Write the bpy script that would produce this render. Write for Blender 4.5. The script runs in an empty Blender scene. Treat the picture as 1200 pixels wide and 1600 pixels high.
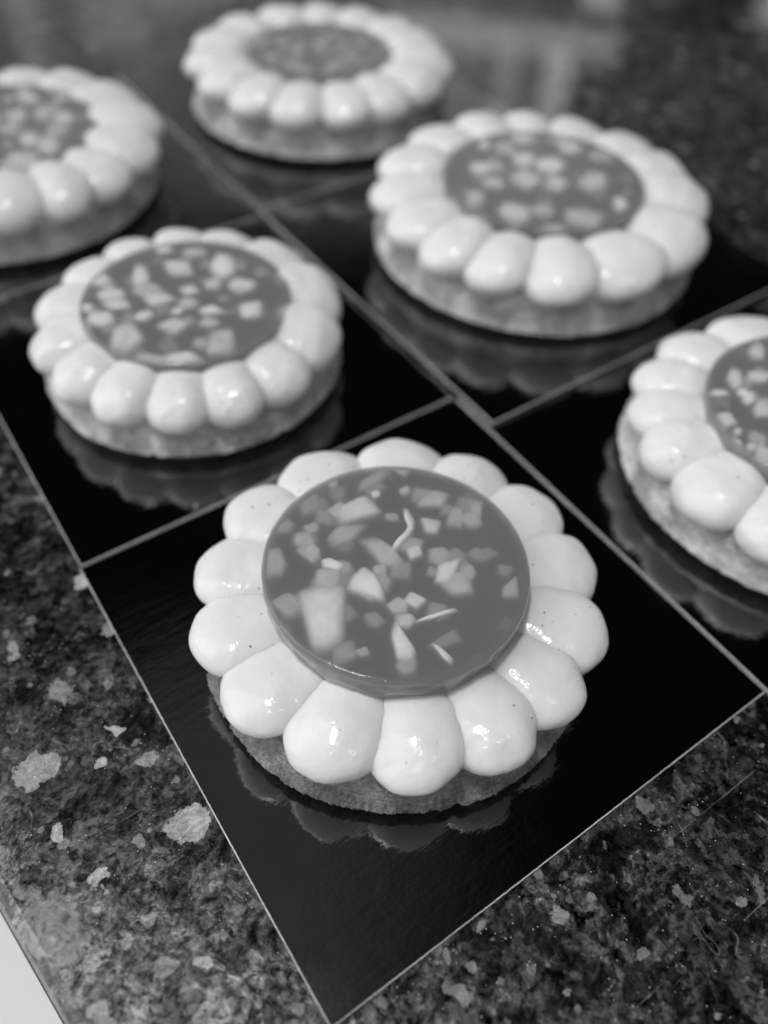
import bpy, bmesh, math, random
from mathutils import Vector, Matrix, noise
import numpy as np

S = bpy.context.scene
COL = S.collection

# ------------------------------------------------------------------ camera
F_PX = 1269.35                       # focal length in pixels of a 1200 x 1600 frame
cam_d = bpy.data.cameras.new('camera')
cam = bpy.data.objects.new('camera', cam_d)
COL.objects.link(cam)
CM = [[0.824527, 0.414296, -0.385375], [-0.564724, 0.644966, -0.514884], [0.035239, 0.642166, 0.765755]]
CP = [-0.009766, -0.020347, 0.169199]
cam.matrix_world = Matrix([[CM[i][0], CM[i][1], CM[i][2], CP[i]] for i in range(3)] + [[0, 0, 0, 1]])
cam_d.sensor_fit = 'VERTICAL'
cam_d.lens = 26.0
cam_d.sensor_height = 26.0 * 1600 / F_PX
cam_d.clip_start = 0.01
cam_d.clip_end = 100
cam_d.dof.use_dof = True
cam_d.dof.focus_distance = 0.166
cam_d.dof.aperture_fstop = 5.0
S.camera = cam

# ------------------------------------------------------------------ node helper
class N:
    """tiny expression builder over shader nodes"""
    def __init__(s, nt): s.nt = nt; s.n = nt.nodes; s.l = nt.links
    def new(s, t, **kw):
        n = s.n.new(t)
        for k, v in kw.items(): setattr(n, k, v)
        return n
    def put(s, sock, v):
        if isinstance(v, bpy.types.NodeSocket): s.l.new(v, sock)
        elif v is not None:
            if isinstance(v, (int, float)) and sock.type in ('RGBA', 'VECTOR'):
                v = (v, v, v, 1) if sock.type == 'RGBA' else (v, v, v)
            sock.default_value = v
    def m(s, op, a, b=None, c=None, clamp=False):
        n = s.new('ShaderNodeMath', operation=op, use_clamp=clamp)
        s.put(n.inputs[0], a); s.put(n.inputs[1], b) if b is not None else 0
        if c is not None: s.put(n.inputs[2], c)
        return n.outputs[0]
    def add(s, a, b): return s.m('ADD', a, b)
    def sub(s, a, b): return s.m('SUBTRACT', a, b)
    def mul(s, a, b): return s.m('MULTIPLY', a, b)
    def mx(s, a, b): return s.m('MAXIMUM', a, b)
    def step(s, v, a, b, o0=0.0, o1=1.0):
        n = s.new('ShaderNodeMapRange', interpolation_type='SMOOTHSTEP')
        s.put(n.inputs[0], v)
        for i, q in enumerate((a, b, o0, o1)): n.inputs[i + 1].default_value = q
        return n.outputs[0]
    def lin(s, v, a, b, o0=0.0, o1=1.0):
        n = s.new('ShaderNodeMapRange'); s.put(n.inputs[0], v)
        for i, q in enumerate((a, b, o0, o1)): n.inputs[i + 1].default_value = q
        return n.outputs[0]
    def mix(s, f, a, b):                      # float mix
        n = s.new('ShaderNodeMix', data_type='FLOAT')
        s.put(n.inputs[0], f); s.put(n.inputs[2], a); s.put(n.inputs[3], b)
        return n.outputs[0]
    def noise(s, vec, scale, detail=3, rough=.55, dist=0, out=0):
        n = s.new('ShaderNodeTexNoise')
        s.put(n.inputs['Vector'], vec); n.inputs['Scale'].default_value = scale
        n.inputs['Detail'].default_value = detail; n.inputs['Roughness'].default_value = rough
        n.inputs['Distortion'].default_value = dist
        return n.outputs[out]
    def vor(s, vec, scale, feature='F1', out='Distance', rand=1.0):
        n = s.new('ShaderNodeTexVoronoi', feature=feature)
        s.put(n.inputs['Vector'], vec); n.inputs['Scale'].default_value = scale
        n.inputs['Randomness'].default_value = rand
        return n.outputs[out]
    def vadd(s, a, b, op='ADD'):
        n = s.new('ShaderNodeVectorMath', operation=op)
        s.put(n.inputs[0], a); s.put(n.inputs[1], b); return n.outputs[0]
    def warp(s, vec, scale, amt, detail=2):   # vec + (noise-.5)*amt
        c = s.noise(vec, scale, detail, out=1)
        n = s.new('ShaderNodeVectorMath', operation='MULTIPLY_ADD')
        s.put(n.inputs[0], c); n.inputs[1].default_value = (amt,) * 3
        s.put(n.inputs[2], s.vadd(vec, (-amt / 2,) * 3)); return n.outputs[0]
    def sep(s, v):
        n = s.new('ShaderNodeSeparateXYZ'); s.put(n.inputs[0], v); return n.outputs
    def coord(s, which='Object'):
        return s.new('ShaderNodeTexCoord').outputs[which]
    def scl(s, vec, sc, loc=(0, 0, 0), rot=(0, 0, 0)):
        n = s.new('ShaderNodeMapping'); s.put(n.inputs[0], vec)
        n.inputs['Scale'].default_value = sc; n.inputs['Location'].default_value = loc
        n.inputs['Rotation'].default_value = rot; return n.outputs[0]
    def bump(s, h, strength, dist, normal=None):
        n = s.new('ShaderNodeBump'); s.put(n.inputs['Height'], h)
        n.inputs['Strength'].default_value = strength; n.inputs['Distance'].default_value = dist
        if normal is not None: s.put(n.inputs['Normal'], normal)
        return n.outputs[0]

# ------------------------------------------------------------------ room light: dim room, soft ceiling glow
W = bpy.data.worlds.new('World'); S.world = W; W.use_nodes = True
w = N(W.node_tree); w.n.clear()
d = w.coord('Generated')
x, y, z = w.sep(d)
el = w.mul(w.m('ARCSINE', z), 57.2958)
az = w.mul(w.m('ARCTAN2', y, x), 57.2958)
def band(v, a, b, c, dd):                      # soft window a..b up, c..dd down
    return w.mul(w.step(v, a, b), w.sub(1.0, w.step(v, c, dd)))
dn = w.noise(d, 3.0, 3)
dn2 = w.noise(w.scl(d, (1, 1, .35)), 7.0, 2)
up = w.step(z, -.05, .03)
# pale ceiling overhead, its rim runs across the cards
zx = w.add(w.mul(x, .80), w.mul(y, -.60))      # towards the right of the photograph
zf = w.add(w.mul(x, .60), w.mul(y, .80))       # away from the camera
ceil_m = w.mul(w.step(z, .80, .90), w.sub(1.0, w.step(w.add(zx, w.mul(w.sub(dn, .5), .12)), -.12, .22)))
ceil_v = w.mul(ceil_m, 0.085)
back_m = w.mul(w.sub(1.0, w.step(z, .45, .70)), w.sub(1.0, w.step(zf, -.55, -.15)))   # the bright room behind the photographer
back_v = w.mul(back_m, 0.34)
left_m = w.mul(band(az, 114, 128, 160, 178), band(el, 2, 6, 66, 76))  # added unseen bright sector, lights the tarts from the left
left_v = w.mul(left_m, 2.3)
low_glow_v = w.mul(w.mul(band(el, 2, 4, 12, 15), band(az, 45, 60, 112, 118)), .15)   # added unseen glow, low behind the tarts
# far wall, low: lighter on the left, fading to the right
farw = w.mul(w.mul(band(el, 0, 4, 26, 33), band(az, 36, 58, 105, 125)), w.lin(dn2, .3, .7, .07, .24))
bar = w.mul(w.mul(band(el, 18.0, 18.8, 19.6, 20.4), band(az, 39.5, 40.5, 54, 56)), .75)
leg1 = w.mul(w.mul(band(el, 19.5, 20, 25, 27), band(az, 42.3, 42.9, 44.0, 44.6)), 1.2)
leg2 = w.mul(w.mul(band(el, 19.5, 20, 26, 28), band(az, 45.8, 46.4, 47.0, 47.6)), .5)
panel = w.mul(w.mul(band(el, 19.5, 20, 26, 30), band(az, 44, 46, 56, 58)), .22)
wins = w.mul(w.mul(band(el, 14, 16, 19.5, 21), band(az, 69.5, 70.5, 73.0, 74.0)), .25)
wins2 = w.mul(w.mul(band(el, 14, 16, 22, 24), band(az, 75.5, 76.3, 77.2, 78)), .3)
wins3 = w.mul(w.mul(band(el, 12, 14, 17.6, 18.8), band(az, 64, 66, 69, 70)), .35)
spot = w.mul(w.mul(band(el, 14.5, 15.2, 17, 17.8), band(az, 40, 41, 42.4, 43)), .9)
spot2 = w.mul(w.mul(band(el, 14.5, 15.2, 16.6, 17.2), band(az, 30, 31, 32, 33)), .9)
rdim = w.mul(w.mul(band(el, 10, 14, 24, 29), band(az, 22, 30, 38, 42)), w.lin(dn, .42, .62, .0, .12))
tot = 0.006
for v in (low_glow_v, ceil_v, back_v, left_v, farw, bar, leg1, leg2, panel, wins, wins2, wins3, spot, spot2, rdim): tot = w.add(tot, v)
bg = w.new('ShaderNodeBackground'); w.put(bg.inputs[0], tot); bg.inputs[1].default_value = 1.0
wo = w.new('ShaderNodeOutputWorld'); w.l.new(bg.outputs[0], wo.inputs[0])

# ------------------------------------------------------------------ ceiling lamps
def lamp(name, azd, eld, dist, sx, sy, power, target=(.06, .07, .01)):
    a, e = math.radians(azd), math.radians(eld)
    L = bpy.data.lights.new(name, 'AREA'); L.shape = 'RECTANGLE'; L.size = sx; L.size_y = sy; L.energy = power
    o = bpy.data.objects.new(name, L); COL.objects.link(o)
    v = Vector((math.cos(e) * math.cos(a), math.cos(e) * math.sin(a), math.sin(e)))
    o.location = Vector(target) + v * dist
    o.rotation_euler = v.to_track_quat('Z', 'Y').to_euler()
    return o
lamp('ceiling_lamp', 158, 79, 1.7, .26, .14, 9.8)
lamp('ceiling_lamp', -140, 62, 1.9, .24, .03, 2.2)
lamp('ceiling_lamp', -75, 60, 2.0, .05, .16, 1.6)

S.view_settings.view_transform = 'Standard'
S.view_settings.look = 'None'
S.view_settings.exposure = 0.10
S.view_settings.gamma = 1.0
S.view_settings.use_curve_mapping = False
S.cycles.use_denoising = True
S.cycles.max_bounces = 10
S.cycles.volume_bounces = 8
S.cycles.transparent_max_bounces = 12
S.cycles.sample_clamp_indirect = 4

# ------------------------------------------------------------------ scene helpers
def link(o, parent=None):
    COL.objects.link(o)
    if parent is not None: o.parent = parent
    return o
def mesh_obj(name, verts, faces, mat, parent=None, smooth=True):
    me = bpy.data.meshes.new(name)
    me.from_pydata([tuple(v) for v in verts], [], faces)
    bm = bmesh.new(); bm.from_mesh(me); bmesh.ops.recalc_face_normals(bm, faces=bm.faces); bm.to_mesh(me); bm.free()
    if smooth: me.polygons.foreach_set('use_smooth', [True] * len(me.polygons))
    me.materials.append(mat); me.update()
    return link(bpy.data.objects.new(name, me), parent)
def bm_obj(name, bm, mat, parent=None, smooth=False):
    me = bpy.data.meshes.new(name); bmesh.ops.recalc_face_normals(bm, faces=bm.faces)
    bm.to_mesh(me); bm.free()
    if smooth: me.polygons.foreach_set('use_smooth', [True] * len(me.polygons))
    me.materials.append(mat)
    return link(bpy.data.objects.new(name, me), parent)
def tag(o, label=None, cat=None, group=None, kind=None):
    if label: o['label'] = label
    if cat: o['category'] = cat
    if group: o['group'] = group
    if kind: o['kind'] = kind
    return o
def mat(name):
    m = bpy.data.materials.new(name); m.use_nodes = True
    n = N(m.node_tree); n.n.clear()
    out = n.new('ShaderNodeOutputMaterial')
    b = n.new('ShaderNodeBsdfPrincipled'); n.l.new(b.outputs[0], out.inputs[0])
    return m, n, b, out
def gray(n, v):
    c = n.new('ShaderNodeCombineColor')
    for i in range(3): n.put(c.inputs[i], v)
    return c.outputs[0]

BT = .0010                                       # board thickness; board tops lie at z = 0
# ------------------------------------------------------------------ materials
def mat_stone():
    m, n, b, out = mat('polished_granite')
    p = n.coord()
    pw = n.warp(n.warp(p, 110, .006, 3), 500, .0014, 2)
    big = n.noise(p, 24, 3, .55)
    mid = n.noise(pw, 150, 5, .7)
    fine = n.noise(p, 1400, 3, .7)
    fine2 = n.noise(pw, 620, 3, .7)
    # interlocking mineral grains, two sizes, each with its own grey
    g1 = n.sep(n.vor(pw, 260, out='Color')); g2 = n.sep(n.vor(n.warp(p, 420, .003, 3), 620, out='Color'))
    dark = n.mul(n.m('POWER', g1[0], 2.0), .060)
    small = n.mul(n.m('POWER', g2[1], 3.0), .105)
    base = n.add(n.add(dark, small), n.mul(n.step(mid, .42, .66), .036))
    base = n.mul(base, n.lin(n.add(fine, fine2), .75, 1.25, .2, 2.0))
    base = n.mul(base, n.lin(big, .35, .65, .34, .98))
    dk = n.step(n.noise(n.warp(p, 70, .012, 3), 95, 3, .65), .50, .56)
    base = n.mul(base, n.sub(1.0, n.mul(dk, .85)))
    # pale veins
    for sc_, ws, wa, wd, lo, hi, val in ((26, 35, .03, .008, .52, .64, .24), (190, 300, .004, .014, .54, .62, .12)):
        vn = n.m('ABSOLUTE', n.sub(n.noise(n.warp(p, ws, wa, 3), sc_, 3, .6), .5))
        vein = n.mul(n.sub(1.0, n.step(vn, .0, wd)), n.step(n.noise(p, sc_ * 1.7 + 11, 3), lo, hi))
        base = n.add(base, n.mul(vein, n.mul(n.mul(fine2, fine2), val * 2)))
    def flakes(sc, rad, keep, seedv, val, base, rag=.30):
        q = n.vadd(n.warp(n.warp(p, sc * 1.1, .5 / sc, 2), sc * 2.6, .4 / sc, 3), seedv)
        v = n.new('ShaderNodeTexVoronoi'); n.put(v.inputs['Vector'], q); v.inputs['Scale'].default_value = sc
        dist = n.add(v.outputs['Distance'], n.mul(n.sub(n.noise(p, sc * 9, 4, .7), .5), rag)); cc = n.sep(v.outputs['Color'])
        rr = n.mul(rad, n.lin(cc[1], 0, 1, .35, 1.3))
        msk = n.m('GREATER_THAN', cc[0], keep)
        edge = n.mul(n.step(n.sub(rr, dist), 0, .03), msk)
        tone = n.mul(val, n.mul(n.lin(cc[2], 0, 1, .35, 1.15), n.lin(n.add(fine, fine2), .7, 1.3, .45, 1.45)))
        return n.mix(edge, base, tone)
    base = flakes(75, .34, .70, (.3, .1, .2), .17, base)
    base = flakes(150, .30, .88, (.7, .5, .1), .28, base)
    base = flakes(330, .32, .88, (.2, .9, .4), .22, base)
    # the largest single feldspar crystals: x, y, radius, grey
    pc = n.warp(n.warp(p, 110, .0085, 2), 330, .0026, 4)
    for sx_, sy_, sr_, st_ in [(-0.0052, 0.0466, 0.0041, 0.5), (-0.0274, 0.0755, 0.0039, 0.46), (-0.0244, 0.0466, 0.0023, 0.55), (-0.0289, 0.0584, 0.0017, 0.5), (-0.0097, 0.0747, 0.0014, 0.6), (-0.014, 0.0688, 0.0016, 0.55), (-0.0156, 0.0894, 0.0037, 0.34), (-0.0006, 0.1165, 0.0026, 0.5), (-0.0139, 0.0228, 0.0019, 0.45), (-0.0206, 0.0267, 0.0024, 0.34), (-0.0349, 0.0446, 0.0057, 0.24), (-0.0339, 0.0252, 0.0021, 0.42), (-0.0212, 0.1064, 0.0017, 0.4), (0.0233, -0.0087, 0.002, 0.28), (0.0343, -0.0011, 0.0014, 0.26), (0.0246, -0.0015, 0.0013, 0.22), (0.0541, -0.0218, 0.0013, 0.24), (-0.0159, 0.0492, 0.0012, 0.3), (-0.0195, 0.0344, 0.0015, 0.26), (0.0766, -0.0035, 0.0021, 0.22)]:
        dv = n.new('ShaderNodeVectorMath', operation='DISTANCE'); n.put(dv.inputs[0], pc); dv.inputs[1].default_value = (sx_, sy_, -BT)
        dd_ = n.add(dv.outputs['Value'], n.mul(n.sub(n.noise(p, 700, 3, .7), .5), sr_ * 1.1))
        base = n.mix(n.sub(1.0, n.step(dd_, sr_ * .93, sr_ * 1.03)), base, n.mul(st_ * .86, n.lin(n.add(n.add(fine, fine2), n.mul(n.sub(mid, .5), .8)), .7, 1.3, .5, 1.4)))
    # worn, chalky strip along the counter's left edge, broadened to colour in the sheen there
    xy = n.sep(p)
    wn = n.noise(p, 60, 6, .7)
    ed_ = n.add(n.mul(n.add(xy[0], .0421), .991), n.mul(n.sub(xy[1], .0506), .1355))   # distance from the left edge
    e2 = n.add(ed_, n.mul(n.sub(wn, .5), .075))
    wear_sheen = n.add(n.sub(1.0, n.step(e2, .0055, .0085)), n.mul(n.sub(1.0, n.step(n.add(ed_, n.mul(n.sub(wn, .5), .13)), .014, .030)), .22))
    wear_sheen = n.mul(wear_sheen, n.step(n.add(ed_, n.mul(n.sub(fine2, .5), .004)), .0026, .0040))
    base = n.mix(n.mul(wear_sheen, n.lin(n.add(fine, fine2), .78, 1.22, .10, 1.0)), base, .27)
    # scuffs left by boards and knives
    sc = None
    for rot, sx in ((.35, 0), (1.25, 3), (-.5, 7), (2.2, 5), (1.6, 9)):
        q = n.scl(p, (7, 900, 1), (sx, sx * 1.3, 0), (0, 0, rot))
        s_ = n.mul(n.step(n.noise(q, 1.0, 1), .75, .775), n.step(n.noise(p, 40 + sx, 2), .50, .58))
        sc = s_ if sc is None else n.mx(sc, s_)
    base = n.add(base, n.mul(sc, n.mul(fine, .22)))
    spk = n.mul(n.m('LESS_THAN', n.vor(p, 800), .11), n.m('GREATER_THAN', n.noise(p, 260, 1), .54))
    base = n.add(base, n.mul(spk, .45))
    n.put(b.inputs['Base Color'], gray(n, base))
    film = n.noise(p, 30, 4, .6)
    n.put(b.inputs['Roughness'], n.add(n.lin(film, .3, .7, .24, .36), n.mul(n.sub(fine2, .5), .20)))
    n.put(b.inputs['Specular IOR Level'], n.mul(n.lin(fine2, .38, .62, .05, 1.1), n.mul(n.lin(g1[1], 0, 1, .35, 1.15), n.lin(mid, .42, .58, .35, 1.15))))
    b.inputs['Coat Weight'].default_value = 1.0
    b.inputs['Coat Roughness'].default_value = .045
    n.put(b.inputs['Normal'], n.bump(n.add(fine2, n.mul(mid, .8)), .35, .0002))
    return m

def mat_board():
    m, n, b, out = mat('glossy_black_cardboard')
    p = n.coord()
    r = n.new('ShaderNodeObjectInfo').outputs['Random']
    pp = n.vadd(p, n.new('ShaderNodeCombineXYZ').outputs[0])
    sm = n.noise(p, 45, 4, .6)
    b.inputs['Base Color'].default_value = (.23, .23, .23, 1)
    b.inputs['Metallic'].default_value = 1.0
    n.put(b.inputs['Roughness'], n.lin(sm, .3, .7, .045, .09))
    str_ = n.noise(n.scl(p, (60, 420, 60), rot=(0, 0, -.75)), 1.0, 4, .6)
    n.put(b.inputs['Normal'], n.bump(n.add(n.add(n.mul(str_, .6), n.mul(n.noise(p, 900, 2), .25)), n.mul(n.noise(n.warp(p, 30, .02), 55, 3), 2.2)), .16, .0005))
    return m
def mat_board_edge():
    m, n, b, out = mat('cut_cardboard_edge')
    p = n.coord()
    f = n.noise(n.scl(p, (900, 900, 2600)), 1.0, 4, .7)
    n.put(b.inputs['Base Color'], gray(n, n.mul(n.lin(f, .3, .7, .50, .85), n.lin(n.noise(p, 60, 3), .35, .65, .7, 1.1))))
    b.inputs['Roughness'].default_value = .8
    n.put(b.inputs['Normal'], n.bump(f, .6, .0004))
    return m
def mat_cream():
    m, n, b, out = mat('vanilla_cream')
    p = n.coord()
    rnd = n.new('ShaderNodeObjectInfo').outputs['Random']
    cx_ = n.new('ShaderNodeCombineXYZ')
    for i in range(3): n.put(cx_.inputs[i], n.mul(rnd, 7.3 + i * 3.1))
    q = n.vadd(p, cx_.outputs[0])
    v = n.new('ShaderNodeTexVoronoi'); n.put(v.inputs['Vector'], n.warp(q, 3000, .0002, 1)); v.inputs['Scale'].default_value = 420
    c = n.sep(v.outputs['Color'])
    seed = n.mul(n.m('LESS_THAN', v.outputs['Distance'], n.lin(c[1], 0, 1, .05, .14)), n.m('GREATER_THAN', c[0], .50))
    soft = n.noise(q, 160, 3, .55)
    col = n.mul(n.lin(soft, .3, .7, .80, .86), n.sub(1.0, n.mul(seed, n.lin(c[2], 0, 1, .35, .72))))
    n.put(b.inputs['Base Color'], gray(n, col))
    b.inputs['Subsurface Weight'].default_value = .35
    b.inputs['Subsurface Radius'].default_value = (.9, .9, .9)
    b.inputs['Subsurface Scale'].default_value = .003
    n.put(b.inputs['Roughness'], n.lin(n.noise(q, 240, 3), .35, .65, .08, .20))
    b.inputs['IOR'].default_value = 1.36
    h = n.add(n.mul(n.noise(q, 330, 2, .5), 1.0), n.mul(n.noise(q, 1100, 2, .5), .30))
    n.put(b.inputs['Normal'], n.bump(h, .35, .0006))
    return m
def mat_crust(name, k, bs=1.0):
    m, n, b, out = mat(name)
    p = n.coord()
    f = n.noise(n.warp(p, 500, .001), 900, 5, .7)
    lay = n.noise(n.scl(p, (160, 160, 1500)), 1.0, 4, .6)
    tone = n.noise(p, 120, 3)
    n.put(b.inputs['Base Color'], gray(n, n.mul(n.m('MINIMUM', n.lin(f, .3, .7, (.36 if bs == 1.0 else .55) * k, (.96 if bs == 1.0 else .80) * k), .86), n.mul(n.lin(lay, .35, .65, .80, 1.1), n.lin(tone, .35, .65, .62, 1.25)))))
    b.inputs['Roughness'].default_value = .55
    n.put(b.inputs['Normal'], n.bump(n.add(f, n.mul(lay, .6)), bs, .0022))
    return m
def mat_filling():
    m, n, b, out = mat('moist_almond_filling')
    p = n.coord()
    f = n.noise(n.warp(p, 400, .002), 700, 5, .7)
    n.put(b.inputs['Base Color'], gray(n, n.lin(f, .3, .7, .03, .17)))
    n.put(b.inputs['Roughness'], n.lin(n.noise(p, 1500, 2), .35, .65, .12, .6))
    n.put(b.inputs['Normal'], n.bump(n.add(f, n.mul(n.noise(p, 2400, 2), .5)), .9, .0008))
    return m
def mat_jelly():
    m = bpy.data.materials.new('cloudy_fruit_jelly'); m.use_nodes = True
    n = N(m.node_tree); n.n.clear()
    out = n.new('ShaderNodeOutputMaterial')
    p = n.coord()
    h = n.add(n.mul(n.noise(p, 120, 2), .5), n.mul(n.noise(n.warp(p, 300, .003), 800, 4, .6), .22))
    nrm = n.bump(h, .45, .0010)
    fr = n.new('ShaderNodeFresnel'); fr.inputs[0].default_value = 1.38; n.put(fr.inputs[1], nrm)
    tr = n.new('ShaderNodeBsdfTransparent')
    gl = n.new('ShaderNodeBsdfGlossy'); n.put(gl.inputs['Normal'], nrm); gl.inputs['Roughness'].default_value = .055
    gl.inputs[0].default_value = (1, 1, 1, 1)
    geo = n.new('ShaderNodeNewGeometry')
    mx = n.new('ShaderNodeMixShader'); n.put(mx.inputs[0], n.mul(fr.outputs[0], n.sub(1.0, geo.outputs['Backfacing'])))
    n.l.new(tr.outputs[0], mx.inputs[1]); n.l.new(gl.outputs[0], mx.inputs[2]); n.l.new(mx.outputs[0], out.inputs[0])
    vo = n.new('ShaderNodeVolumePrincipled')
    vo.inputs['Color'].default_value = (.57, .57, .57, 1)
    vo.inputs['Density'].default_value = JELLY_DENS
    vo.inputs['Anisotropy'].default_value = 0.0
    n.l.new(vo.outputs[0], out.inputs['Volume'])
    return m
def mat_fruit():
    m, n, b, out = mat('diced_pear')
    p = n.coord()
    f = n.noise(p, 420, 4, .6)
    n.put(b.inputs['Base Color'], gray(n, n.lin(f, .3, .7, .80, .93)))
    b.inputs['Roughness'].default_value = .5
    n.put(b.inputs['Normal'], n.bump(f, .4, .0005))
    return m
def mat_plain(name, v, rough=.5, var=.1, sc=20):
    m, n, b, out = mat(name)
    n.put(b.inputs['Base Color'], gray(n, n.lin(n.noise(n.coord(), sc, 4), .3, .7, v * (1 - var), v * (1 + var))))
    b.inputs['Roughness'].default_value = rough
    return m
JELLY_DENS = 1050.0
M_STONE, M_BOARD, M_EDGE, M_CREAM = mat_stone(), mat_board(), mat_board_edge(), mat_cream()
M_CRUST, M_FILL, M_JELLY, M_FRUIT = mat_crust('baked_pastry', .72), mat_filling(), mat_jelly(), mat_fruit()
M_BLACK = mat_plain('gap_shade_black', .01, .8)  # black that stands in for the shaded gap at the counter edge
M_PALE = mat_crust('pale_baked_pastry', 1.02, .55)
M_FLOOR = mat_plain('pale_floor', .90, .45, .05, 6)

# ------------------------------------------------------------------ counter and floor
def counter():
    # left edge runs from (-.0421,.0506) to (-.0389,.0272)
    dx, dy = .0032, -.0234
    L = math.hypot(dx, dy); ux, uy = dx / L, dy / L
    px, py = -.0421, .0506
    nx, ny = -uy, ux                             # towards +x side?
    if nx < 0: nx, ny = -nx, -ny
    a = Vector((px + ux * .9, py + uy * .9)); c = Vector((px - ux * 1.4, py - uy * 1.4))
    w_ = Vector((nx, ny)) * 1.6
    ring = [a, a + w_, c + w_, c]
    bm = bmesh.new()
    top = [bm.verts.new((v.x, v.y, -BT)) for v in ring]
    f = bm.faces.new(top)
    g = bmesh.ops.extrude_face_region(bm, geom=[f])
    vs = [e for e in g['geom'] if isinstance(e, bmesh.types.BMVert)]
    bmesh.ops.translate(bm, verts=vs, vec=(0, 0, -.03))
    bmesh.ops.recalc_face_normals(bm, faces=bm.faces)
    ed = [e for e in bm.edges if abs(e.verts[0].co.z + BT) < 1e-5 and abs(e.verts[1].co.z + BT) < 1e-5]
    bmesh.ops.bevel(bm, geom=ed, offset=.0032, segments=2, affect='EDGES', profile=.5)
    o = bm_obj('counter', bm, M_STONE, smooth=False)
    tag(o, kind='structure')
    tb = bmesh.new()  # added black strip, imitates the dark gap beside the counter edge
    off = Vector((nx, ny)) * -.0038
    q4 = [a + off, a + Vector((nx, ny)) * .02, c + Vector((nx, ny)) * .02, c + off]
    lo = [tb.verts.new((v.x, v.y, -BT - .040)) for v in q4]; hi = [tb.verts.new((v.x, v.y, -BT - .0305)) for v in q4]
    tb.faces.new(lo[::-1]); tb.faces.new(hi)
    for i in range(4): tb.faces.new((lo[i], lo[(i + 1) % 4], hi[(i + 1) % 4], hi[i]))
    bm_obj('gap_shade_strip', tb, M_BLACK, o)
    fl = bmesh.new()
    bmesh.ops.create_grid(fl, x_segments=1, y_segments=1, size=3)
    f_ = bm_obj('floor', fl, M_FLOOR); f_.location = (0, 0, -.30); tag(f_, kind='structure')
counter()

# ------------------------------------------------------------------ boards
def board(x0, y0, x1, y1, label, z=0.0, tilt=0.0, rot=0.0):
    rt = bpy.data.objects.new('cake_board', None); COL.objects.link(rt); rt.empty_display_size = .01
    cx_, cy_ = (x0 + x1) / 2, (y0 + y1) / 2
    hx, hy = (x1 - x0) / 2, (y1 - y0) / 2
    rt.location = (cx_, cy_, z - BT); rt.rotation_euler = (tilt, 0, rot)
    tag(rt, label, 'cake board', 'black cake boards laid edge to edge on the counter')
    e = .00012
    bm = bmesh.new()                             # core with raw cut edges, slightly ragged
    rnd = random.Random(int(abs(x0 * 1e4)) + 7)
    pts = []
    nseg = 260
    cs = [(-hx, -hy), (hx, -hy), (hx, hy), (-hx, hy)]
    for k in range(4):
        a, c = cs[k], cs[(k + 1) % 4]
        for i in range(nseg):
            t = i / nseg
            q = noise.noise(Vector((t * 90 + k * 31, x0 * 77, 0))) * .00004 + (rnd.random() - .5) * .00006
            ox = (q if k in (1, 3) else 0); oy = (q if k in (0, 2) else 0)
            pts.append((a[0] + (c[0] - a[0]) * t + ox, a[1] + (c[1] - a[1]) * t + oy))
    n_ = len(pts)
    lo = [bm.verts.new((p[0], p[1], 0)) for p in pts]
    hi = [bm.verts.new((p[0], p[1], BT - .00016)) for p in pts]
    for i in range(n_): bm.faces.new((lo[i], lo[(i + 1) % n_], hi[(i + 1) % n_], hi[i]))
    bm.faces.new(lo[::-1]); bm.faces.new(hi)
    bm_obj('core', bm, M_EDGE, rt)
    bm = bmesh.new()
    s = .00022
    lo = [bm.verts.new((p[0] * (1 - s / hx), p[1] * (1 - s / hy), BT - .00015)) for p in pts]
    hi = [bm.verts.new((p[0] * (1 - s / hx), p[1] * (1 - s / hy), BT)) for p in pts]
    for i in range(n_): bm.faces.new((lo[i], lo[(i + 1) % n_], hi[(i + 1) % n_], hi[i]))
    bm.faces.new(lo[::-1]); bm.faces.new(hi)
    bm_obj('black_coating', bm, M_BOARD, rt)
    return rt
board(0, 0, .1195, .1197, 'black glossy board under the nearest tart, its corner pointing down at the viewer')
board(.0005, .1204, .1195, .240, 'black board directly behind the nearest one, granite along its left edge')
board(.1203, -.001, .240, .119, 'black board under the tart cut off by the right edge of the photo')
board(.1216, .1035, .2645, .2468, 'large black board right of the long seam, its near corner overlapping its neighbour', z=.0008, tilt=-.0115)
board(-.0225, .2435, .1200, .386, 'black board under the tart cut off by the left edge of the photo')
board(.1222, .2480, .2650, .3900, 'black board farthest from the viewer, under the most blurred tart')

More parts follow.
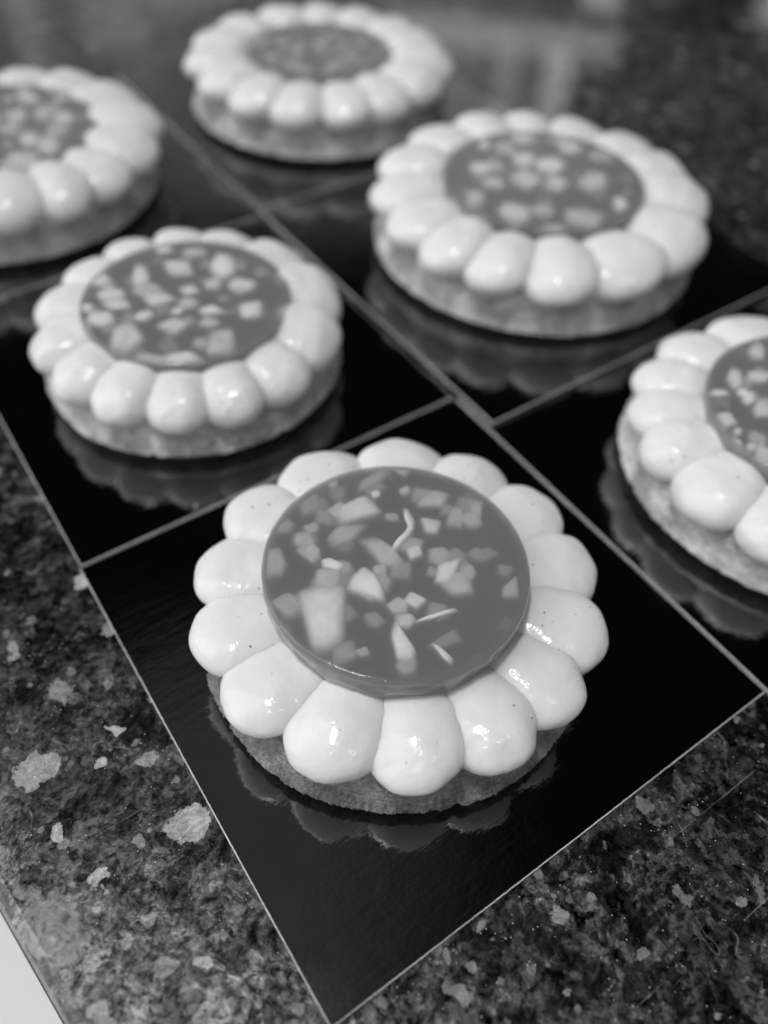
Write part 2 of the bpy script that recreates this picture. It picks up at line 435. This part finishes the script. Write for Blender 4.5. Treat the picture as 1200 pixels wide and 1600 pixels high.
# ------------------------------------------------------------------ tart parts
def petal_mesh(seed):
    """one piped teardrop; local x = outwards, origin where its widest part sits on the filling"""
    r = random.Random(seed)
    nu, nv = 56, 44
    ax, by, cz = .0126, .0100, .0058
    tw = r.uniform(-.10, .10); off = Vector((r.random() * 50, r.random() * 50, 3))
    squat = r.uniform(.95, 1.05); bend = r.uniform(-.0008, .0008)
    V, F = [], []
    for i in range(nu + 1):
        th = math.pi * i / nu
        a = -math.cos(th); rad = math.sin(th)
        if a > 0: rad = (1 - abs(a) ** 2.25) ** .5          # blunt outer end
        else: rad = (1 - abs(a) ** 3.2) ** .5
        for j in range(nv):
            ph = 2 * math.pi * j / nv
            cy_, sz = math.cos(ph), math.sin(ph)
            cy_ = math.copysign(abs(cy_) ** .88, cy_); sz = math.copysign(abs(sz) ** .92, sz)
            egg = 1 - .13 * max(0.0, -a + .3)
            X = a * ax
            Y = by * rad * cy_ * egg
            Z = cz * rad * sz
            if Z > 0: Z *= (1.0 - .05 * a) * squat
            else: Z *= .78
            Z += .0006 * (-a) * .5
            Y += bend * (1 - a * a) + tw * X * .25
            v = Vector((X, Y, Z))
            nn = noise.noise(v * 170 + off) * .00042 + noise.noise(v * 420 + off) * .00012
            nrm = Vector((X / ax ** 2, Y / by ** 2, Z / cz ** 2)); nrm = nrm.normalized() if nrm.length > 0 else nrm
            V.append(v + nrm * nn)
    for i in range(nu):
        for j in range(nv):
            a0 = i * nv + j; a1 = i * nv + (j + 1) % nv
            F.append((a0, a0 + nv, a1 + nv, a1))
    me = bpy.data.meshes.new('cream_petal'); me.from_pydata([tuple(v) for v in V], [], F)
    me.polygons.foreach_set('use_smooth', [True] * len(me.polygons))
    me.materials.append(M_CREAM); me.validate()
    return me
PETALS = [petal_mesh(s) for s in range(7)]

def lathe(profile, seg, jitter=None):
    V, F = [], []
    n_ = len(profile)
    for i in range(seg):
        a = 2 * math.pi * i / seg
        for k, (r, z) in enumerate(profile):
            dr, dz = jitter(k, a) if jitter else (0, 0)
            V.append(((r + dr) * math.cos(a), (r + dr) * math.sin(a), z + dz))
    for i in range(seg):
        for k in range(n_ - 1):
            a0 = i * n_ + k; b0 = ((i + 1) % seg) * n_ + k
            F.append((a0, b0, b0 + 1, a0 + 1))
    return V, F

def crust(R, rt, seed, big):
    lift = .0034
    H = .0152 if big else .0128
    # from the filling, over the rim, down the flaring wall to the sharp lower lip, then undercut to the base
    prof = [(R - .0069, H - .0022), (R - .0065, H - .0003), (R - .0059, H + .0001), (R - .0052, H - .0003), (R - .0047, H - .0012)]
    for t in (.15, .3, .45, .6, .75, .88): prof.append((R - .0047 + .0045 * t ** 1.1, H - .0012 - (H - .0012 - lift) * t))
    prof += [(R, lift + .0003), (R - .0001, lift), (R - .0012, lift - .0004), (R - .005, .0012), (R - .008, .0002), (R - .0085, 0), (0.0001, 0)]
    rnd = random.Random(seed)
    jag = [rnd.uniform(-1, 1) for _ in range(720)]
    def jit(k, a):
        i = int(a / (2 * math.pi) * 720) % 720
        v = Vector((math.cos(a) * R * 300, math.sin(a) * R * 300, k * .35 + seed))
        d = noise.noise(v) * .00032 + noise.noise(v * .25) * .0005 + noise.noise(v * 4) * .00012
        if 9 <= k <= 13: d += jag[i] * .00016 + min(0, noise.noise(v * 1.3) + .2) * .0014 + noise.noise(v * 9) * .00025
        dz = noise.noise(v * .8 + Vector((9, 0, 0))) * .00035 + (jag[(i * 7) % 720] * .00007 if k in (11, 12) else 0)
        if k >= 15: dz = 0; d = 0
        if k <= 3: dz += noise.noise(v * 2) * .0003
        return d, dz
    V, F = lathe(prof, 720, jit)
    o = mesh_obj('pastry_shell', V, F, M_CRUST if seed == 1 else M_PALE, rt)
    # filling level
    bm = bmesh.new(); nr, ns = 26, 200
    grid = []
    for i in range(nr):
        r = (R - .0062) * (.25 + .75 * i / (nr - 1))
        row = []
        for j in range(ns):
            a = 2 * math.pi * j / ns
            z = H - .0017 + noise.noise(Vector((math.cos(a) * r * 350, math.sin(a) * r * 350, seed))) * .0004
            row.append(bm.verts.new((r * math.cos(a), r * math.sin(a), z)))
        grid.append(row)
    for i in range(nr - 1):
        for j in range(ns):
            bm.faces.new((grid[i][j], grid[i + 1][j], grid[i + 1][(j + 1) % ns], grid[i][(j + 1) % ns]))
    bm.faces.new(grid[0])
    bm_obj('filling', bm, M_FILL, rt, smooth=True)

def jelly(rj, ztop, rt, seed, pieces, depth=.0090):
    rnd = random.Random(seed * 13 + 1)
    z0 = ztop - depth
    prof = [(.0001, ztop), (rj * .3, ztop), (rj * .6, ztop), (rj * .85, ztop), (rj - .0011, ztop + .00003), (rj - .0005, ztop - .0001),
            (rj - .00015, ztop - .0004), (rj, ztop - .0011)]
    for t in (.25, .4, .55, .7, .85): prof.append((rj - .0006 * t, ztop - depth * t))
    prof += [(rj - .0012, z0 + .0003), (rj - .0022, z0), (.0001, z0)]
    def jit(k, a):
        v = Vector((math.cos(a) * rj * 150, math.sin(a) * rj * 150, k * .6 + seed))
        if k < 5: return 0, noise.noise(v * .6) * .00006
        d = noise.noise(v) * .00012
        if k >= 8: d += noise.noise(v * 1.6 + Vector((0, 0, k))) * .00065
        return d, 0
    V, F = lathe(prof, 360, jit)
    F.append(tuple(i * len(prof) for i in range(360)))
    F.append(tuple(i * len(prof) + len(prof) - 1 for i in range(359, -1, -1)))
    j = mesh_obj('fruit_jelly', V, F, M_JELLY, rt)
    for f in j.data.polygons:
        if len(f.vertices) > 4: f.use_smooth = False
    pieces = list(pieces)
    for _ in range(18):                                  # deep, dim pieces
        a, q, s = rnd.random() * 6.283, (rj * 1000 - 4) * math.sqrt(rnd.random()), rnd.uniform(2, 3.6)
        m_ = rnd.choice((4, 5)); p0 = rnd.random() * 6
        pieces.append(([(q * math.cos(a) + s * rnd.uniform(.7, 1.2) * math.cos(p0 + 6.283 * i / m_), q * math.sin(a) + s * rnd.uniform(.7, 1.2) * math.sin(p0 + 6.283 * i / m_)) for i in range(m_)], rnd.uniform(1.0, 1.7)))
    for _ in range(24 if seed == 1 else 12):             # medium depth
        a, q, s = rnd.random() * 6.283, (rj * 1000 - 4) * math.sqrt(rnd.random()), rnd.uniform(1.8, 3.6)
        m_ = rnd.choice((4, 5)); p0 = rnd.random() * 6
        pieces.append(([(q * math.cos(a) + s * rnd.uniform(.7, 1.2) * math.cos(p0 + 6.283 * i / m_), q * math.sin(a) + s * rnd.uniform(.7, 1.2) * math.sin(p0 + 6.283 * i / m_)) for i in range(m_)], rnd.uniform(.6, 1.5)))
    for _ in range(11):                                 # pieces pressed against the side wall
        a, s = rnd.random() * 6.283, rnd.uniform(1.6, 3.0); q = rj * 1000 - s * .8
        pieces.append(([(q * math.cos(a) + s * math.cos(.8 + 1.57 * i + a), q * math.sin(a) + s * math.sin(.8 + 1.57 * i + a)) for i in range(4)], rnd.uniform(1.6, 3.4)))
    for poly, d in pieces:
        P = [Vector((x * .001, y * .001)) for x, y in poly]
        rr = rj - .0011
        P = [q if q.length < rr else q * (rr / q.length) for q in P]
        Q = []                                          # soften the cut corners
        for i in range(len(P)):
            u_, v_ = P[i], P[(i + 1) % len(P)]
            Q += [u_.lerp(v_, .13), u_.lerp(v_, .87)]
        P = Q
        c = sum(P, Vector((0, 0))) / len(P)
        area = sum(P[i].x * P[(i + 1) % len(P)].y - P[(i + 1) % len(P)].x * P[i].y for i in range(len(P)))
        if area < 0: P = P[::-1]
        zt = ztop - d * .00060 - .00003
        th = min(rnd.uniform(.003, .0045), zt - z0 - .0005)
        bm = bmesh.new()
        lv = []
        tx, ty = rnd.uniform(-.05, .05), rnd.uniform(-.05, .05)
        for t, s_ in ((0, .62), (.025, .84), (.075, 1.02), (.17, 1.16), (.36, 1.28), (1, 1.42)):
            row = []
            for q in P:
                w_ = c + (q - c) * s_
                if w_.length > rj - .0011: w_ *= (rj - .0011) / w_.length
                zz = zt - th * t - (abs((w_ - c).x * tx + (w_ - c).y * ty) if t < .25 else 0)
                row.append(bm.verts.new((w_.x, w_.y, zz)))
            lv.append(row)
        k = len(P)
        for a in range(5):
            for i in range(k): bm.faces.new((lv[a + 1][i], lv[a + 1][(i + 1) % k], lv[a][(i + 1) % k], lv[a][i]))
        bm.faces.new(lv[0]); bm.faces.new(lv[5][::-1])
        bm_obj('fruit_piece', bm, M_FRUIT, j, smooth=True)
    return j

def tart(cx_, cy_, R, rj, ztop, rp, angs, label, seed, pieces, z=0.0, pz=.0150, big=False, shift=.0007):
    rt = bpy.data.objects.new('cream_tart', None); COL.objects.link(rt); rt.empty_display_size = .02
    rt.location = (cx_, cy_, z)
    tag(rt, label, 'tart', 'round tarts with a ring of cream petals')
    crust(R, rt, seed, big)
    rnd = random.Random(seed)
    n_ = len(angs)
    gaps = [((angs[(i + 1) % n_] - angs[i - 1]) % 360) / 2 for i in range(n_)]
    for i, a in enumerate(angs):
        w_ = math.radians(gaps[i]) * rp
        k = w_ / .0166
        o = bpy.data.objects.new('cream_petal', PETALS[rnd.randrange(len(PETALS))])
        link(o, rt)
        ln = rp - rj
        kx = (.97 if not big else 1.16) * rnd.uniform(.97, 1.03)
        ar = math.radians(a)
        rr = rp - .0032 * kx + rnd.uniform(-.0004, .0004)
        o.location = (rr * math.cos(ar) + shift * .6, rr * math.sin(ar) + shift * .8, pz + rnd.uniform(-.0003, .0003))
        o.rotation_euler = (.10 + rnd.uniform(-.05, .05), -.08 if seed == 1 else -.02, ar + rnd.uniform(-.05, .05))
        o.scale = (kx, k * (1.09 if seed == 1 else 1.09), (1.06 if seed == 1 else 1.30) * rnd.uniform(.95, 1.05) * (.75 + .25 * min(k, 1.25)))
    j = jelly(rj, ztop, rt, seed, pieces)
    if seed == 1: j.location = (-.0008, .0006, 0)
    return rt

PIECES={
1:[([(-21.6,4.4),(-17.6,3.9),(-12.5,1.3),(-20.0,-9.5),(-23.8,-8.9),(-25.3,-7.3)],0.25),
([(-6.3,3.0),(-10.0,2.0),(-12.3,-0.0),(-7.7,-6.2),(-6.1,-3.7),(-5.3,0.1)],0.1),
([(-3.4,20.4),(5.1,20.1),(5.7,17.1),(5.2,13.7),(-4.0,15.9)],0.3),
([(-8.5,14.2),(-4.8,15.7),(0.9,12.9),(-4.3,10.7),(-8.8,11.3)],0.8),
([(-2.7,9.4),(0.8,8.0),(1.9,4.1),(1.8,-0.4),(0.2,-0.9),(-2.4,1.6)],0.6),
([(-12.9,9.5),(-11.1,9.1),(-9.2,5.6),(-11.5,5.1),(-13.7,7.8)],0.15),
([(-16.1,15.2),(-13.3,14.9),(-12.4,10.5),(-15.0,10.0)],0.8),
([(9.8,11.3),(10.7,10.9),(10.1,7.5),(8.6,5.6),(6.2,4.4),(2.3,3.4),(1.9,4.4),(5.9,5.4),(8.4,6.9)],0.1),
([(14.1,11.7),(19.5,13.0),(22.1,10.0),(18.3,7.8),(14.2,10.4)],0.7),
([(12.2,7.7),(15.6,4.3),(12.5,1.9),(10.5,3.6)],0.5),
([(15.8,3.2),(20.6,6.4),(22.2,4.9),(18.6,0.3)],0.8),
([(20.0,-0.1),(25.2,5.6),(27.5,4.1),(21.8,-1.7)],0.9),
([(4.2,2.5),(7.2,1.3),(6.3,-1.2),(3.4,-0.8)],0.4),
([(4.5,-8.3),(7.7,-5.2),(12.6,-6.5),(6.8,-10.5)],0.3),
([(-4.1,-8.7),(-1.5,-7.5),(0.2,-11.1),(-3.0,-11.8)],0.4),
([(-4.9,-14.4),(-3.8,-14.1),(3.4,-15.7),(3.5,-16.8),(-2.0,-15.6)],0.25),
([(-10.9,-14.1),(-7.9,-11.5),(-8.4,-13.8),(-8.9,-19.4),(-10.7,-21.0),(-13.0,-19.2)],0.2),
([(-5.4,-20.3),(-4.6,-20.8),(-3.8,-25.1),(-4.9,-25.7),(-5.4,-24.1)],0.3),
([(6.7,24.5),(13.0,25.9),(15.4,23.4),(10.0,21.5),(5.1,22.1)],1.0),
([(15.3,23.3),(17.1,23.9),(19.8,21.8),(16.3,19.9)],0.8),
([(13.0,17.6),(15.7,17.1),(14.4,14.9),(12.4,15.4)],0.7),
([(6.6,20.0),(8.9,19.8),(8.1,17.8),(6.3,18.0)],0.35),
([(-16.7,24.5),(-13.3,23.9),(-12.3,21.6),(-14.9,20.1),(-17.6,21.8)],1.1),
([(-21.8,19.0),(-18.7,17.7),(-19.7,13.0),(-22.1,10.9),(-25.0,12.8)],0.9),
([(-27.0,6.3),(-23.3,6.7),(-21.9,4.4),(-24.3,0.4),(-26.5,1.2)],0.9),
([(-11.4,20.0),(-8.0,19.5),(-9.0,16.9),(-11.9,17.2)],0.9),
([(-8.5,26.8),(-3.4,27.0),(-4.8,22.7),(-9.8,22.7)],1.3),
([(15.7,-17.2),(20.2,-16.5),(17.0,-21.0),(14.1,-19.1)],0.9),
([(-19.1,-12.8),(-16.5,-13.2),(-16.9,-15.4),(-18.8,-14.9)],1.0),
([(14.7,-6.5),(19.8,-6.7),(21.2,-9.9),(16.1,-9.7)],1.4),
([(-6.0,-19.7),(0.7,-19.5),(0.6,-22.7),(-4.7,-21.8)],1.5),
([(5.7,13.3),(8.6,11.9),(7.7,9.6),(5.4,11.0)],1.1),
([(0.2,28.6),(2.4,28.0),(1.5,25.6),(-0.5,26.4)],0.9)],
2:[([(2.5,21.2),(9.1,17.6),(6.9,10.0),(1.0,13.1)],0.12),
([(12.8,10.4),(18.4,16.2),(21.6,12.3),(18.0,4.1),(12.6,3.3)],0.05),
([(-15.4,24.9),(-15.0,19.6),(-17.9,17.7),(-21.2,21.4),(-19.9,26.3)],0.12),
([(-5.9,13.1),(-10.8,11.9),(-9.6,17.6),(-5.1,23.4),(-3.6,19.5)],0.12),
([(-17.1,17.4),(-13.7,13.4),(-15.6,8.5),(-21.1,10.7),(-21.6,15.4)],0.12),
([(-4.3,11.3),(-4.1,6.1),(-9.7,7.5),(-12.4,10.9),(-10.3,13.9)],0.35),
([(-2.7,1.3),(-10.3,1.8),(-10.2,8.2),(-4.5,6.0)],0.2),
([(5.2,0.9),(0.4,1.2),(0.3,5.8),(4.4,5.1)],0.2),
([(12.8,2.2),(10.0,-0.7),(7.2,1.4),(8.4,5.2),(12.2,5.2)],0.35),
([(17.7,1.9),(21.6,-3.2),(18.6,-6.4),(13.5,-5.7),(13.6,0.2)],0.12),
([(-27.6,13.7),(-24.0,11.3),(-25.8,7.5),(-28.9,10.5)],0.05),
([(-26.3,0.2),(-28.7,4.4),(-26.2,8.1),(-21.4,5.6),(-22.2,0.0)],0.05),
([(-19.9,10.7),(-14.9,7.3),(-15.7,4.2),(-20.4,6.0),(-22.0,10.0)],0.12),
([(-11.3,0.2),(-11.2,-2.5),(-14.4,-3.8),(-17.2,-1.5),(-14.9,1.1)],0.12),
([(-3.7,-3.9),(-2.7,0.1),(0.5,0.7),(2.7,-2.9),(0.1,-5.3)],0.35),
([(-2.5,-4.3),(-5.0,-6.2),(-7.4,-3.8),(-4.5,-2.5)],0.12),
([(-6.6,-6.3),(-4.9,-11.6),(-10.4,-13.8),(-12.9,-7.3)],0.2),
([(5.3,-7.3),(6.4,-12.4),(0.9,-9.6),(0.7,-6.7)],0.05),
([(-2.9,-12.6),(1.7,-11.7),(3.8,-15.2),(0.0,-16.4)],0.35),
([(9.6,-16.6),(11.7,-10.2),(18.1,-12.9),(14.3,-19.2)],0.05),
([(-23.2,-2.2),(-18.1,-1.5),(-18.5,-10.8),(-24.6,-14.4),(-27.4,-9.8)],0.12),
([(0.4,-30.1),(-6.2,-25.9),(-1.3,-17.5),(4.5,-19.9)],0.35),
([(-23.0,-23.1),(-25.4,-18.9),(-21.7,-15.7),(-16.2,-21.3),(-17.9,-25.3)],0.35),
([(-9.8,-22.9),(-8.6,-28.1),(-13.9,-29.1),(-18.3,-24.8),(-16.4,-20.5)],0.05),
([(-31.6,-4.9),(-32.4,-0.3),(-30.2,4.5),(-28.6,3.5),(-29.5,-2.6)],0.35),
([(14.6,17.2),(9.6,19.4),(9.0,22.5),(12.8,24.1),(16.2,20.2)],0.35),
([(7.1,27.9),(7.9,24.3),(3.1,25.3),(2.8,29.0)],0.05)],
3:[([(19.6,24.3),(10.3,21.7),(8.2,30.8),(18.4,32.9)],0.12),
([(22.2,13.2),(20.4,21.7),(28.7,23.3),(30.7,16.0)],0.35),
([(-3.0,22.9),(3.2,30.0),(8.4,25.4),(1.6,17.5)],0.35),
([(-1.1,33.6),(1.4,31.3),(-3.3,26.5),(-5.8,29.5)],0.12),
([(-12.7,11.6),(-12.6,18.3),(-4.4,20.8),(-6.5,13.4)],0.35),
([(9.2,16.5),(6.6,11.0),(-1.6,8.8),(-2.5,14.0),(3.8,19.9)],0.12),
([(13.2,2.9),(5.9,-0.1),(1.5,5.3),(7.0,11.3),(14.9,9.2)],0.05),
([(-9.1,16.4),(-13.9,12.8),(-19.5,12.2),(-17.8,19.8),(-12.7,22.4)],0.05),
([(-17.5,2.2),(-21.6,5.6),(-20.6,10.4),(-12.9,10.2),(-13.6,4.8)],0.2),
([(-0.4,-1.4),(-10.3,-3.0),(-10.7,7.2),(-1.0,8.9)],0.2),
([(2.5,0.3),(8.2,-4.9),(-0.9,-10.1),(-3.9,-5.2)],0.2),
([(17.7,-4.0),(21.0,-9.3),(15.5,-16.0),(8.2,-15.6),(7.9,-8.9)],0.2),
([(-25.9,6.5),(-24.2,2.9),(-30.2,-3.4),(-34.3,-1.5),(-31.2,5.7)],0.35),
([(-30.8,-19.7),(-28.6,-9.3),(-21.4,-5.0),(-16.6,-11.7),(-22.5,-18.6)],0.2),
([(-12.4,-19.6),(-18.2,-20.3),(-18.9,-14.0),(-13.3,-11.8),(-8.6,-13.7)],0.35),
([(-7.2,-35.2),(-13.8,-26.5),(-6.2,-19.2),(2.8,-28.3)],0.35),
([(30.4,-3.9),(24.1,-0.3),(26.2,4.9),(36.4,6.7),(36.6,0.8)],0.35),
([(29.2,10.5),(23.6,7.1),(18.3,10.9),(21.8,16.1),(27.7,15.6)],0.05),
([(-15.9,-24.7),(-15.5,-30.0),(-21.9,-30.2),(-23.5,-24.2)],0.35),
([(11.2,-22.9),(15.3,-23.8),(13.5,-29.3),(6.2,-30.3)],0.05)],
4:[([(2.3,28.7),(8.2,29.7),(6.7,26.2),(2.2,23.3),(-0.4,25.6)],0.2),
([(0.4,17.4),(-5.6,16.7),(-9.3,19.8),(-5.3,22.2)],0.12),
([(-13.3,23.3),(-8.2,25.7),(-7.4,23.2),(-11.9,19.4),(-14.9,19.3)],0.2),
([(-17.4,20.4),(-17.7,18.4),(-21.3,19.9),(-22.5,22.0),(-20.7,22.2)],0.05),
([(-28.0,16.0),(-23.2,14.2),(-24.8,9.9),(-31.8,11.8)],0.2),
([(-12.7,16.0),(-15.1,15.3),(-16.0,17.7),(-14.2,18.7),(-12.1,17.9)],0.05),
([(-11.7,9.5),(-15.1,7.0),(-18.4,9.1),(-16.8,11.5),(-12.9,12.2)],0.2),
([(-29.7,4.7),(-33.5,3.8),(-36.5,5.8),(-34.4,7.5),(-30.3,6.9)],0.12),
([(-28.0,8.8),(-26.0,9.0),(-25.4,7.9),(-27.3,6.5),(-29.2,7.0)],0.35),
([(-25.4,-1.8),(-33.1,-6.0),(-32.7,-0.9),(-25.5,2.7)],0.35),
([(-30.3,1.9),(-29.6,3.5),(-26.9,3.3),(-26.8,1.6),(-29.5,0.7)],0.35),
([(-13.9,13.0),(-16.9,13.2),(-16.7,15.2),(-13.9,16.9),(-11.4,15.7)],0.05),
([(3.2,21.8),(7.9,22.4),(9.9,20.9),(7.8,18.2),(3.4,17.9)],0.12),
([(-1.6,10.9),(-0.8,6.9),(-4.4,5.3),(-7.6,10.0)],0.35),
([(-14.3,1.6),(-14.3,-1.2),(-18.7,-3.1),(-22.6,-0.8),(-18.2,3.1)],0.12),
([(-7.1,-1.6),(-11.9,-1.2),(-10.0,2.1),(-5.4,3.0),(-3.8,1.0)],0.05),
([(10.7,10.6),(8.1,7.3),(3.3,6.6),(3.0,9.4),(7.0,12.0)],0.2)],
5:[([(21.7,25.8),(23.2,16.1),(20.1,11.9),(15.1,15.4),(17.5,25.3)],0.12),
([(17.7,-3.8),(16.1,2.4),(19.7,9.0),(23.5,9.1),(23.2,-1.5)],0.35),
([(15.2,3.5),(9.1,-0.6),(6.8,3.5),(7.9,11.1),(14.4,10.6)],0.12),
([(21.7,-3.2),(25.8,2.6),(29.4,-2.0),(26.9,-9.5),(23.0,-10.6)],0.2),
([(9.5,-4.2),(5.9,-9.8),(1.4,-6.0),(3.0,1.0),(8.9,2.0)],0.35),
([(12.9,-11.7),(10.2,-20.1),(7.0,-20.5),(5.6,-13.2),(8.6,-8.9)],0.12),
([(15.5,-15.3),(17.6,-8.0),(22.1,-5.6),(24.3,-13.7),(20.2,-18.6)],0.35),
([(-2.3,-37.2),(-4.7,-29.3),(-0.7,-21.6),(8.4,-24.8),(4.7,-35.6)],0.12),
([(-1.8,-24.3),(-1.3,-30.9),(-4.4,-36.7),(-7.3,-35.0),(-5.8,-25.5)],0.35),
([(31.7,18.5),(34.7,15.9),(33.5,10.4),(29.3,8.1),(27.2,14.1)],0.35),
([(8.6,-24.1),(12.5,-15.2),(17.6,-17.0),(15.9,-26.5),(11.2,-30.0)],0.2),
([(-4.4,-1.5),(-3.0,11.9),(4.7,11.3),(3.5,1.4)],0.05),
([(-12.5,-9.8),(-8.1,-5.8),(-3.4,-11.1),(-5.8,-18.6),(-10.0,-20.7)],0.05),
([(-13.1,-2.0),(-13.9,6.6),(-7.1,11.4),(-4.7,7.6),(-7.3,-2.9)],0.05),
([(4.3,27.3),(2.9,19.9),(-1.7,17.6),(-5.3,23.5),(-1.8,30.3)],0.35)]}

def scatter(rj, n_, seed):
    r = random.Random(seed); L = []
    for _ in range(n_):
        a, q = r.random() * 6.283, math.sqrt(r.random()) * (rj * 1000 - 3)
        cx_, cy_ = q * math.cos(a), q * math.sin(a); s = r.uniform(1.3, 3.0); m = r.choice((4, 5, 5)); p0 = r.random() * 6
        L.append(([(round(cx_ + s * r.uniform(.8, 1.2) * math.cos(p0 + 6.283 * i / m), 1), round(cy_ + s * r.uniform(.8, 1.2) * math.sin(p0 + 6.283 * i / m), 1)) for i in range(m)], r.choice((.15, .25, .5))))
    return L

tart(.0561, .0606, .0452, .0290, .0285, .0380, [1, 26, 53, 85, 113, 140, 165, 190, 215, 240, 264, 287, 310, 336],
     'tart nearest the viewer, in sharp focus, with big pale fruit chunks in its jelly', 1, PIECES[1], pz=.0158, shift=.0010)
tart(.0607, .1768, .0455, .0308, .0245, .0381, [18, 44, 69, 93, 117, 143, 170, 194, 217, 240, 262, 285, 311, 345],
     'whole tart left of the long seam, behind the nearest one, small fruit dice in jelly', 2, PIECES[2], pz=.0155)
tart(.1955, .1712, .0588, .0356, .0272, .0502, [7, 32, 54, 76, 99, 124, 149, 172, 193, 214, 236, 261, 293, 322, 345],
     'wide tart right of the long seam, dark jelly speckled with small fruit dice', 3, PIECES[3], z=.0008, pz=.0190, big=True)
tart(.1825, .0417, .0500, .0320, .0255, .0415, [65, 93, 117, 138, 158, 181, 207, 232, 258, 284, 310, 336, 2, 33],
     'tart cut off by the right edge of the photo, streaky pale fruit in its jelly', 4, PIECES[4])
tart(.0453, .3075, .0562, .0380, .0258, .0500, [12, 36, 58, 82, 106, 130, 154, 178, 202, 228, 256, 278, 298, 320, 345],
     'blurred tart cut off by the left edge of the photo', 5, PIECES[5] + scatter(.037, 14, 9), pz=.0190, big=True)
tart(.1900, .3125, .0579, .0312, .0250, .0490, [10, 34, 57, 81, 107, 131, 155, 181, 205, 228, 250, 272, 295, 322, 348],
     'most blurred tart, on the farthest board at the top of the photo', 6, scatter(.030, 42, 5), pz=.0190, big=True)
